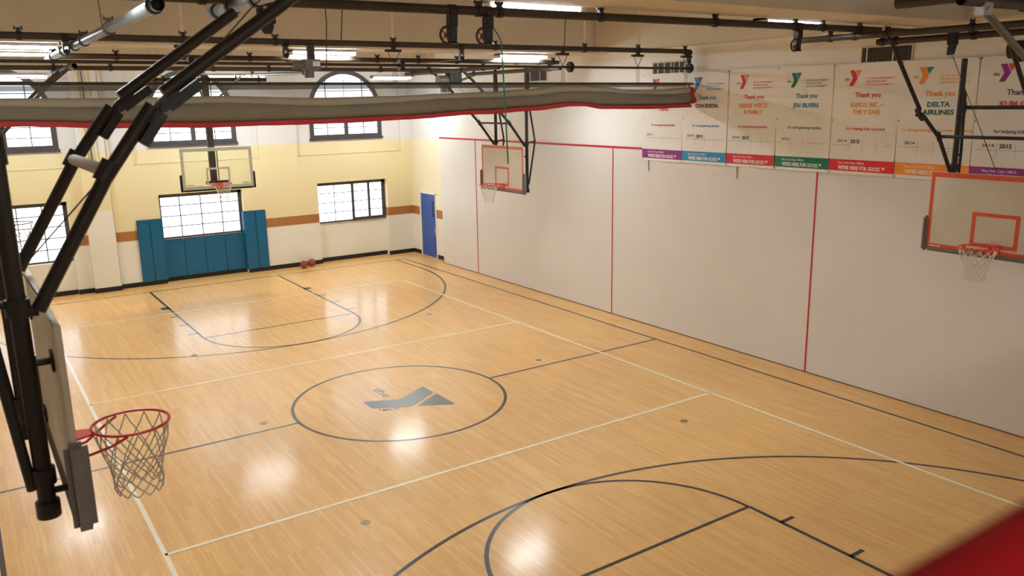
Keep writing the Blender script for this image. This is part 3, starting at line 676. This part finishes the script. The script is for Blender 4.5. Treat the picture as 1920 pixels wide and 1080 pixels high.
# pulleys
def pulley(x, y, z, label, small=False):
    e = empty('pulley', (x, y, z), label, 'pulley', 'black pulleys hanging from the dark pipes'); k = .7 if small else 1
    B().tube([(x-.045, y, z), (x+.045, y, z)], PR*1.3, 14).box((x-.045*k, y-.045*k, z-.15*k), (x+.045*k, y+.045*k, z-.04)).build('pipe_clamp', K['black'], e, bevel=.006)
    if small:
        B().box((x-.04, y-.03, z-.2), (x-.022, y+.03, z-.08)).box((x+.022, y-.03, z-.2), (x+.04, y+.03, z-.08)).build('fork', K['black'], e, bevel=.004)
        B().tube([(x-.02, y, z-.18), (x+.02, y, z-.18)], .035, 14).build('wheel', K['black'], e, True)
    else:
        B().prism([(x-.05, y-.03, z-.14), (x+.045, y-.03, z-.14), (x+.035, y-.03, z-.31), (x-.03, y-.03, z-.31), (x-.06, y-.03, z-.26)], (0, .06, 0)).tube([(x+.01, y, z-.29), (x+.01, y, z-.305), (x+.01, y, z-.315)], [.035, .05, .062], 14).build('pulley_cheek', K['black'], e, bevel=.004)
        w = B(); cc = (x-.06, y, z-.235); w.tube(circle(cc, .078, 24, 1), .013, 8, True); w.tube([(cc[0], y-.03, cc[2]), (cc[0], y+.03, cc[2])], .02, 10)
        for q in range(5):
            a = 2*PI*q/5; w.tube([cc, (cc[0]+.075*math.cos(a), y, cc[2]+.075*math.sin(a))], .006, 5)
        w.build('wheel', K['rust'], e, True)
pulley(-1.61, -4.95, 5.895, 'black pulley wheel on the nearest pipe, left one of the pair')
pulley(-1.19, -4.95, 5.895, 'black pulley wheel on the nearest pipe with the green rope tied beside it')
pulley(3.74, -4.95, 5.915, 'black pulley wheel on the nearest pipe near the banners')
pulley(-1.66, -.22, 5.89, 'small forked pulley on the curtain pipe left of the grey motor', True)
pulley(1.30, -.22, 5.89, 'small forked pulley on the curtain pipe below the glass lamp in the middle', True)
pulley(-4.5, -.22, 5.89, 'small forked pulley on the curtain pipe at the far left', True)
pulley(6.56, -.22, 5.89, 'small black bracket at the wall end of the curtain pipe', True)
e = empty('pulley', (-3.47, -4.95, 5.89), 'large black pulley block hanging where the silver pipe passes under the nearest pipe', 'pulley', 'black pulleys hanging from the dark pipes')
B().box((-3.54, -5.0, 5.70), (-3.50, -4.9, 5.9)).box((-3.44, -5.0, 5.70), (-3.40, -4.9, 5.9)).prism([(-3.54, -4.93, 5.7), (-3.4, -4.93, 5.7), (-3.43, -4.93, 5.62), (-3.5, -4.93, 5.62)], (0, -.03, 0)).build('pulley_cheek', K['black'], e, bevel=.008)
B().tube([(-3.5, -4.95, 5.76), (-3.44, -4.95, 5.76)], .06, 16).build('wheel', K['rust'], e, True)
e = empty('pulley', (5.13, -6.3, 5.72), 'black swivel hook holding the near hoop mast below the top right pipes', 'pulley', 'black pulleys hanging from the dark pipes')
B().box((5.09, -6.36, 5.62), (5.17, -6.24, 5.84)).prism([(5.1, -6.35, 5.62), (5.16, -6.35, 5.62), (5.145, -6.33, 5.5), (5.115, -6.33, 5.5)], (0, .1, 0)).build('pulley_cheek', K['black'], e, bevel=.01)
B().tube(circle((5.13, -6.3, 5.49), .03, 14, 0), .008, 6, True).build('ring', K['chrome'], e, True)

# thin cables and cords
def cord(label, pts, m='cable', r=.006, group='thin cables under the ceiling', name='cable'):
    B().tube(pts, r, 6).top(name, K[m], pts[0], label, 'cable', group, smooth=True)
cord('green rope hanging from the pulley down in front of the mid hoop', [(-1.17, -4.95, 5.8), (-1.04, -4.93, 5.66), (-1.03, -4.95, 5.6), (-1.0, -4.95, 5.0), (-.975, -4.95, 4.36)], 'green', .008, None, 'rope')
cord('thin slanting cable beside the right brace of the close hoop', [(-5.6, -7.0, 3.97), (-5.67, -7.0, 4.13), (-4.23, -7.0, 5.61), (-3.95, -7.0, 5.84)], r=.005)
cord('thin slanting cable hanging at the near right hoop', [(5.13, -6.32, 5.48), (5.2, -7.0, 4.0)], r=.005)
cord('short dark cable between the nearest pipe and the curtain pipe, left', [(-.8, -.4, 7.0), (-.83, -.4, 6.3), (-.8, -.24, 5.95)], r=.008)
cord('dark cable dropping past the curtain pipe beside the motor', [(-1.1, -.4, 7.0), (-1.08, -.4, 6.2), (-1.1, -.33, 5.5)], r=.008)
cord('dark cable dropping from ceiling to curtain pipe above the middle lamp', [(3.42, -.3, 7.0), (3.4, -.3, 6.4), (3.42, -.24, 5.95)], r=.008)
cord('faint cord hanging at top left above the curtain pipe', [(-4.1, -.3, 7.0), (-4.05, -.24, 5.95)], r=.006)
cord('thin cord hanging right of the second pulley', [(2.2, -.3, 7.0), (2.25, -.24, 5.95)], 'palecord', .007)
cord('pale drooping cord between the two middle lamps', [(-.8, 3.0, 5.89), (.3, 2.2, 5.70), (1.4, 2.2, 5.70), (3.4, 3.0, 5.89)], 'palecord', .006)
cord('red drooping cord at top left beside the silver pipe', [(-4.4, 1.5, 5.78), (-3.2, 3.0, 5.84)], 'rust', .008)
cord('thin cable from mid hoop support down to its backboard', [(3.9, 4.57, 5.6), (4.6, 4.6, 4.6), (5.15, 4.55, 3.99)], r=.004)

# ================================================================== LAMPS
def lamp(x, y, z, label, louvre=False, ln=1.24):
    e = empty('fluorescent_lamp', (x, y, z), label, 'lamp', 'fluorescent ceiling lamps')
    B().prism([(x-ln/2, y-.13, z+.03), (x-ln/2, y-.08, z+.09), (x-ln/2, y+.08, z+.09), (x-ln/2, y+.13, z+.03)], (ln, 0, 0)).build('housing', K['housing'], e)
    B().box((x-ln/2+.06, y-.11, z+.0), (x+ln/2-.06, y-.02, z+.028)).box((x-ln/2+.06, y+.02, z+.0), (x+ln/2-.06, y+.11, z+.028)).build('tube', K['tube'], e)
    b = B()
    if louvre:
        for k in range(25): xx = x-ln/2+.02+k*(ln-.04)/24; b.box((xx-.004, y-.13, z-.03), (xx+.004, y+.13, z+.03))
    b.box((x-ln/2, y-.135, z-.035), (x+ln/2, y-.127, z-.022)).box((x-ln/2, y+.127, z-.035), (x+ln/2, y+.135, z-.022))
    for xx in (x-ln/2, x+ln/2-.01): b.box((xx, y-.13, z-.03), (xx+.01, y+.13, z+.06))
    b.build('louvre', K['housing'], e)
    b = B()
    for q in (-.4, .4): b.tube([(x+q, y, z+.09), (x+q, y, 6.01 if z > 5.85 and y > 0 else 7.0)], .01, 8)
    b.build('hanger_rod', K['rod'], e)
lamp(-.45, -4.66, 5.99, 'lit lamp with open white louvre at the top centre, on the nearest beam', True)
lamp(4.05, -4.55, 5.99, 'lit lamp behind the nearest pipe at the top right', True)
lamp(-5.0, -4.66, 5.99, 'lit lamp over the close hoop at the left')
lamp(.12, 2.85, 5.93, 'lit lamp beyond the curtain pipe, left of centre above the arched window')
lamp(4.62, 2.85, 5.93, 'lit lamp beyond the curtain pipe, in the middle by the hanger bracket')
lamp(-4.9, 2.75, 5.93, 'lit lamp beyond the curtain pipe at the left edge')
lamp(5.25, 10.55, 5.73, 'lit far lamp just above the curtain, beside the right arched window')
lamp(.6, 10.55, 5.76, 'lit far lamp above the glass hoop behind the short dark pipe', ln=1.7)
lamp(-4.35, 10.55, 5.76, 'lit far lamp at the left edge above the left arched window')
for x in (-4.2, .4, 5.0): lamp(x, -13.9, 5.93, 'added unseen lamp behind the balcony view')  # invented lamp row behind the camera, added to light the hall

# ================================================================== DIVIDER CURTAIN
cu = empty('divider_curtain', (0, -.22, 4.87), 'gathered grey divider curtain with red lower hem hanging across the hall', 'curtain')
B().tube([(-7.2, -.22, 5.335), (6.68, -.22, 5.29)], .022, 10).build('batten', K['pipe'], cu, True)
bot = [(-7.2, 4.87), (-5.3, 4.87), (-4.0, 4.82), (-2.73, 4.785), (-1.2, 4.79), (0, 4.81), (1.6, 4.865), (2.6, 4.9), (3.5, 4.955), (3.8, 4.95), (4.2, 4.90), (5.0, 4.885), (5.8, 4.88), (6.55, 4.885)]
topz_ = [(-7.2, 5.13), (-5.3, 5.14), (-4.0, 5.13), (-2.73, 5.14), (-1.2, 5.10), (0, 5.11), (1.0, 5.14), (1.8, 5.16), (2.6, 5.2), (3.3, 5.25), (3.7, 5.25), (4.2, 5.23), (5.0, 5.17), (5.8, 5.17), (6.55, 5.21)]
def lerp(tb, x):
    for (a, z0), (b_, z1) in zip(tb[:-1], tb[1:]):
        if a <= x <= b_: t_ = (x-a)/(b_-a); t_ = t_*t_*(3-2*t_); return z0+(z1-z0)*t_
    return tb[-1][1]
bun = B(); hem = B(); msh = B(); N = 150; prev = None
for k in range(N+1):
    x = -7.2+(6.55+7.2)*k/N; zb = lerp(bot, x); zt = lerp(topz_, x); h = zt-zb; w = .012*math.sin(x*2.1)+.008*math.sin(x*5.3+1)+.004*math.sin(x*17)
    cr = zb+h*(.72+.05*math.sin(x*1.7))
    sec = [(-.30, zb), (-.36+w, zb+h*.25), (-.37+w, zb+h*.5), (-.34, cr-.012), (-.315, cr), (-.345+w, cr+.02), (-.33, zt-.015), (-.25, zt+.012), (-.15, zt), (-.1, cr), (-.07-w, zb+h*.5), (-.1, zb+h*.15), (-.14, zb)]
    ring = [(x, y, z) for y, z in sec]; hr = [(x, -.338+w*.5, zb+.006), (x, -.350+w*.5, zb-.062+w*.3), (x, -.13, zb-.03), (x, -.12, zb)]
    if k == N: ring = [(p[0]+(.1*((j*7) % 5)/5-.03), p[1], p[2]) for j, p in enumerate(ring)]
    mr = [(x, -.222, zt), (x, -.222, 5.335-(.045)*(x+7.2)/13.9)]
    if prev:
        pr, ph, pm = prev
        n_ = len(ring)
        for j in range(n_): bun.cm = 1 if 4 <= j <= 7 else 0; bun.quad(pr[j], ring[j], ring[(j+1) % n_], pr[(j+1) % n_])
        for j in range(4): hem.quad(ph[j], hr[j], hr[(j+1) % 4], ph[(j+1) % 4])
        msh.quad(pm[0], mr[0], mr[1], pm[1])
    prev = (ring, hr, mr)
bun.quad(*prev[0])
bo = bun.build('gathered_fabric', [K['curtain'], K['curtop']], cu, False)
bm = bmesh.new(); bm.from_mesh(bo.data); bmesh.ops.remove_doubles(bm, verts=bm.verts, dist=1e-4); bmesh.ops.recalc_face_normals(bm, faces=bm.faces); bm.to_mesh(bo.data); bm.free(); bo.data.shade_smooth()
hem.build('red_hem', K['chem'], cu); msh.build('mesh_panel', K['mesh'], cu)
B().box((-7.2, -.24, 5.235), (6.5, -.228, 5.30)).build('sewn_band', K['mesh'], cu)
b = B(); b.prism([(6.55, -.38, 5.22), (6.62, -.38, 5.14), (6.58, -.38, 5.08), (6.66, -.38, 4.93), (6.55, -.38, 4.9), (6.5, -.38, 5.1)], (0, .2, 0)); b.build('ragged_red_edge', K['chem'], cu)
B().tube([(6.5, -.25, 5.3), (6.56, -.25, 5.26), (6.58, -.25, 5.2), (6.54, -.25, 5.14)], .02, 6).build('red_edge_cord', K['chem'], cu, True)

# ================================================================== VENTS, WALL SERVICES
def vent(y0, y1, z0, z1, label, wide=False):
    e = empty('wall_vent', (RX+.02, (y0+y1)/2, z0), label, 'vent', 'vents high on the right wall'); x = RX+.02
    B().box((x-.004, y0, z0), (x+.002, y1, z1)).build('opening', K['vent'], e)
    b = B(); t_ = .03
    for a, c_, d_, f_ in ((y0-t_, y1+t_, z1, z1+t_), (y0-t_, y1+t_, z0-t_, z0), (y0-t_, y0, z0, z1), (y1, y1+t_, z0, z1)): b.box((x-.018, a, d_), (x, c_, f_))
    b.build('vent_frame', K['vframe'], e, bevel=.003)
    b = B(); n = 26
    for k in range(1, n): yy = y0+(y1-y0)*k/n; b.box((x-.012, yy-.0045, z0), (x-.004, yy+.0045, z1))
    b.build('slats', K['vslat'], e)
    b = B()
    for f_ in (.36, .9) if wide else (.15, .32, .42, .64, .85): yy = y0+(y1-y0)*f_; b.box((x-.015, yy-.012, z0), (x-.003, yy+.012, z1))
    b.build('divider', K['vframe'], e)
vent(-4.79, -3.94, 5.53, 5.755, 'dark slatted vent above the banners at right, partly behind the black brace', True)
vent(.07, .96, 5.52, 5.735, 'slatted vent crossed by the thin shaft at the end of the curtain')
vent(4.78, 5.56, 5.50, 5.77, 'grey slatted vent above the curtain behind the mid hoop supports', True)
vent(9.55, 10.2, 5.30, 5.72, 'small grey vent just above the curtain near the far corner', True)
def vpipe(x, z0, z1, r, label, m, y=12.6):
    b = B(); b.tube([(x, y, z0), (x, y, z1)], r, 12); b.top('wall_pipe', K[m], (x, y, z0), label, 'pipe', 'vertical pipes on the far wall pilaster', smooth=True)
crm = mat('cream_pipe', srgb(226, 212, 172), .5); K['crm'] = crm
vpipe(-2.86, 3.5, 6.9, .045, 'left cream pipe running up the pilaster left of the centre window', 'crm')
vpipe(-2.62, 3.5, 6.9, .045, 'middle cream pipe on the pilaster beside the thin dark cable', 'crm')
vpipe(-2.33, 3.5, 6.9, .055, 'thick pale pipe at the right side of the pilaster', 'rod', 12.72)
vpipe(-2.74, 3.5, 6.9, .012, 'thin dark cable between the cream pipes of the pilaster', 'cable', 12.6)
for k, z in enumerate((5.55, 5.68, 5.8, 5.92)):
    b = B(); b.tube([(-3.9+k*.1, 12.7, z), (-2.95, 12.7, z), (-2.86+.02*k, 12.68, z-.06), (-2.86+.02*k, 12.66, z-.3)], .014, 8)
    b.top('wall_conduit', K['crm'], (-3.6, 12.7, z), ['lowest', 'second from bottom', 'second from top', 'topmost'][k]+' cream conduit bending onto the pilaster above the curtain', 'conduit', 'conduits bending onto the pilaster', smooth=True)
for i, (y, l) in enumerate(((1.04, 'under the leftmost purple-banded banner'), (-1.43, 'under the red-banded banner near the middle'))):
    B().tube([(RX-.01, y, 3.70), (RX-.01, y-.01, 3.50), (RX-.01, y+.01, 3.47)], .011, 8).top('hanging_tie', mat('grey_cord%d' % i, srgb(170, 164, 160), .7), (RX-.01, y, 3.5), 'short grey cord hanging '+l, 'cord', 'cords below the banners', smooth=True)

# ================================================================== BANNERS
YA = [(.293, 5.41), (.382, 5.41), (.445, 5.283), (.372, 5.158), (.290, 5.158), (.353, 5.283)]
TA = [(.398, 5.41), (.520, 5.41), (.449, 5.300)]
BD = [1.235, .035, -1.16, -2.315, -3.465, -4.675, -5.88, -7.08]
SPEC = [
 ('purple', 'purple', 'red', 'red', ['CHENG'], 'red', 'for strengthening families', 'red', ['2015'], 'purple'),
 ('sky', 'purple', 'purple', 'sky', ['CON EDISON'], 'violet', 'for strengthening families', 'sky', ['2014', '2015'], 'sky'),
 ('red', 'red', 'orange', 'red', ['DEBBIE WEICK', '& FAMILY'], 'orange', 'for strengthening families', 'red', ['2014', '2015'], 'red'),
 ('green', 'green', 'blue', 'green', ['JEN SILVERS'], 'blue', 'for strengthening families', 'green', ['2015'], 'green'),
 ('red', 'red', 'orange', 'red', ['RAFCO, INC. –', 'THE Y CAFE'], 'orange', 'for helping kids succeed', 'red', ['2014', '2015'], 'red'),
 ('orange', 'orange', 'teal', 'orange', ['DELTA', 'AIRLINES'], 'dteal', 'for giving immigrants a new beginning', 'orange', ['2014'], 'orange'),
 ('purple', 'purple', 'vermil', 'violet', ['KUM GANG'], 'vermil', 'for helping kids succeed', 'violet', ['2014', '2015'], 'purple')]
SPEC[1] = ('sky', 'sky', 'purple', 'sky', ['CON EDISON'], 'violet', 'for strengthening families', 'sky', ['2014', '2015'], 'sky')
BL = ['white banner with purple bottom band, half hidden behind the curtain end', 'white banner with blue bottom band and blue emblem right of the curtain end',
      'white banner with red bottom band and two orange name lines beside the blue one', 'white banner with green bottom band and green and blue emblem',
      'white banner with red bottom band under the vent, orange capitals', 'white banner with orange bottom band behind the black mast of the near hoop',
      'white banner with purple bottom band cut by the right edge of the photo']
names = list(INK); imats = [INK[n] for n in names]
for i, (sp, lb) in enumerate(zip(SPEC, BL)):
    ya, yb = BD[i], BD[i+1]; wd = ya-yb; sx_ = wd/1.21
    base, y1c, tri, tag_c, nm_, nmc, ln_, lnc, yrs, band = sp
    e = empty('banner', (RX-.03, (ya+yb)/2, 3.70), lb, 'banner', 'thank-you banners on the right wall')
    # slightly wavy cloth
    b = B(); nn = 14; mmz = 10; X0 = RX-.022
    def cx_(a, z): return X0-.007*math.sin(a*5+i)*math.sin(z*1.3+i*2)-.004*math.sin(z*3+a*2)
    for p_ in range(nn):
        for q_ in range(mmz):
            a0, a1 = p_/nn, (p_+1)/nn; z0, z1 = 3.70+1.82*q_/mmz, 3.70+1.82*(q_+1)/mmz
            b.quad(*[(cx_(a*wd, z), ya-.004-a*(wd-.008), z) for a, z in ((a0, z0), (a1, z0), (a1, z1), (a0, z1))])
    cl = b.build('cloth', K['cloth'], e, False)
    bm = bmesh.new(); bm.from_mesh(cl.data); bmesh.ops.remove_doubles(bm, verts=bm.verts, dist=1e-4); bmesh.ops.recalc_face_normals(bm, faces=bm.faces); bm.to_mesh(cl.data); bm.free(); cl.data.shade_smooth()
    f = lambda a, z: (cx_(a*sx_, z)-.0025, ya-a*sx_, z)
    g = lambda a, z: (cx_(a*sx_, z)-.004, ya-a*sx_, z)
    b = B(); sub = 14
    for k in range(sub): a0, a1 = .006+1.2*k/sub, .006+1.2*(k+1)/sub; b.quad(f(a0, 3.752), f(a1, 3.752), f(a1, 3.945), f(a0, 3.945))
    b.build('colour_band', INK[band], e)
    b = B(); b.cm = 0; b.quad(*[g(a, z) for a, z in rounded(YA, .012)]); b.cm = 1; b.quad(*[g(a, z) for a, z in rounded(TA, .012)])
    b.build('emblem', [INK[y1c], INK[tri]], e)
    def line(part, body, inkn, x_, y_, w_, hh, bold=.0, shear=.0, fn=None):
        t = B(); text(t, body, x_, y_, w_, hh, fn or g, bold, shear); t.build(part, INK[inkn], e)
    line('article_text', 'the', tag_c, .205, 5.245, .088, .05, .01)
    for s_, z_, w_ in (('FOR YOUTH DEVELOPMENT™', 5.258, .47), ('FOR HEALTHY LIVING', 5.208, .345), ('FOR SOCIAL RESPONSIBILITY™', 5.158, .46)): line('motto_text', s_, tag_c, .625, z_, w_, .028, .008, .15)
    line('heading_text', 'Thank you', tag_c, .418, 4.975, .465, .078, .022)
    def nw(s_): return {'CHENG': .29, 'CON EDISON': .58, 'DEBBIE WEICK': .70, '& FAMILY': .46, 'JEN SILVERS': .56, 'RAFCO, INC. –': .60, 'THE Y CAFE': .50, 'DELTA': .36, 'AIRLINES': .5, 'KUM GANG': .62, 'SAN': .25}[s_]
    for k, s_ in enumerate(nm_):
        w_ = nw(s_); line('name_text', s_, nmc, .645-w_/2, 4.815-.118*k-(.06 if s_ == 'CHENG' else 0), w_, .074, .032)
    w_ = .72 if 'strength' in ln_ else (.70 if 'help' in ln_ else 1.12)
    line('purpose_text', ln_, lnc, .645-w_/2, 4.44, w_, .047, .014)
    for k, s_ in enumerate(yrs):
        line('year_text', s_, 'dark', .145+.25*k, 4.235-(.012 if k == 1 else 0), .175, .045 if k != 1 else .06, .034 if k == 1 else .008)
    t = B(); t.quad(g(.05, 4.188), g(1.13, 4.188), g(1.13, 4.193), g(.05, 4.193))
    for a in (.36, .62, .87): t.quad(g(a, 4.08), g(a+.004, 4.08), g(a+.004, 4.29), g(a, 4.29))
    t.build('year_grid', INK['mid'], e)
    h_ = lambda a, z: (cx_(a*sx_, z)-.0045, ya-a*sx_, z)
    line('city_text', "New York City's YMCA", 'white', .18, 3.872, .50, .038, .008, 0, h_)
    line('slogan_text', "WE'RE HERE FOR GOOD.™", 'white', .185, 3.778, .87, .064, .034, 0, h_)
    b = B()
    for a, z in ((.02, 5.50), (.02, 4.6), (.02, 3.72), (1.19, 5.50)): b.tube([f(a, z), Vector(f(a, z))+Vector((-.004, 0, 0))], .009, 10)
    b.build('grommet', INK['dark'], e)

# ================================================================== BALLS, RAIL
def ball(x, y, label, m):
    e = empty('basketball', (x, y, 0), label, 'ball', 'basketballs on the floor'); r = .12
    me = bpy.data.meshes.new('ball_skin'); bm = bmesh.new(); bmesh.ops.create_uvsphere(bm, u_segments=32, v_segments=20, radius=r)
    bmesh.ops.translate(bm, verts=bm.verts, vec=(0, 0, r)); bm.to_mesh(me); bm.free(); me.materials.append(K[m]); me.shade_smooth()
    o = bpy.data.objects.new('ball_skin', me); C.objects.link(o); o.parent = e
    b = B(); cen = Vector((x, y, r))
    rot_ = Matrix.Rotation(.6, 3, 'X') @ Matrix.Rotation(.5, 3, 'Y')
    for ax in (0, 1, 2):
        b.tube([cen+rot_ @ (p-Vector((0, 0, 0))) for p in circle((0, 0, 0), r*1.0, 32, ax)], .0022, 5, True)
    for q in (-1, 1): b.tube([cen+rot_ @ p for p in circle((q*r*.62, 0, 0), r*.785, 28, 0)], .0022, 5, True)
    b.build('seams', K['seam'], e)
ball(2.84, 12.40, 'duller brown basketball on the floor, left of the two by the wall', 'ball')
ball(3.16, 12.57, 'redder basketball on the floor, right of the two by the wall', 'ballred')
e = empty('balcony_rail', (0, -12.2, 4.2), 'blurred red padded rail in the bottom right corner, very close', 'rail')
b = B(); y0, y1, zt = -12.30, -12.14, 4.73
b.tube([(LX+.02, -12.161, 4.688), (RX-.02, -12.161, 4.688)], .075, 24).build('padded_cap', K['redvin'], e, True)
B().box((LX+.02, -12.2, 4.25), (RX-.02, -12.14, 4.66)).build('rail_panel', K['redvin'], e)
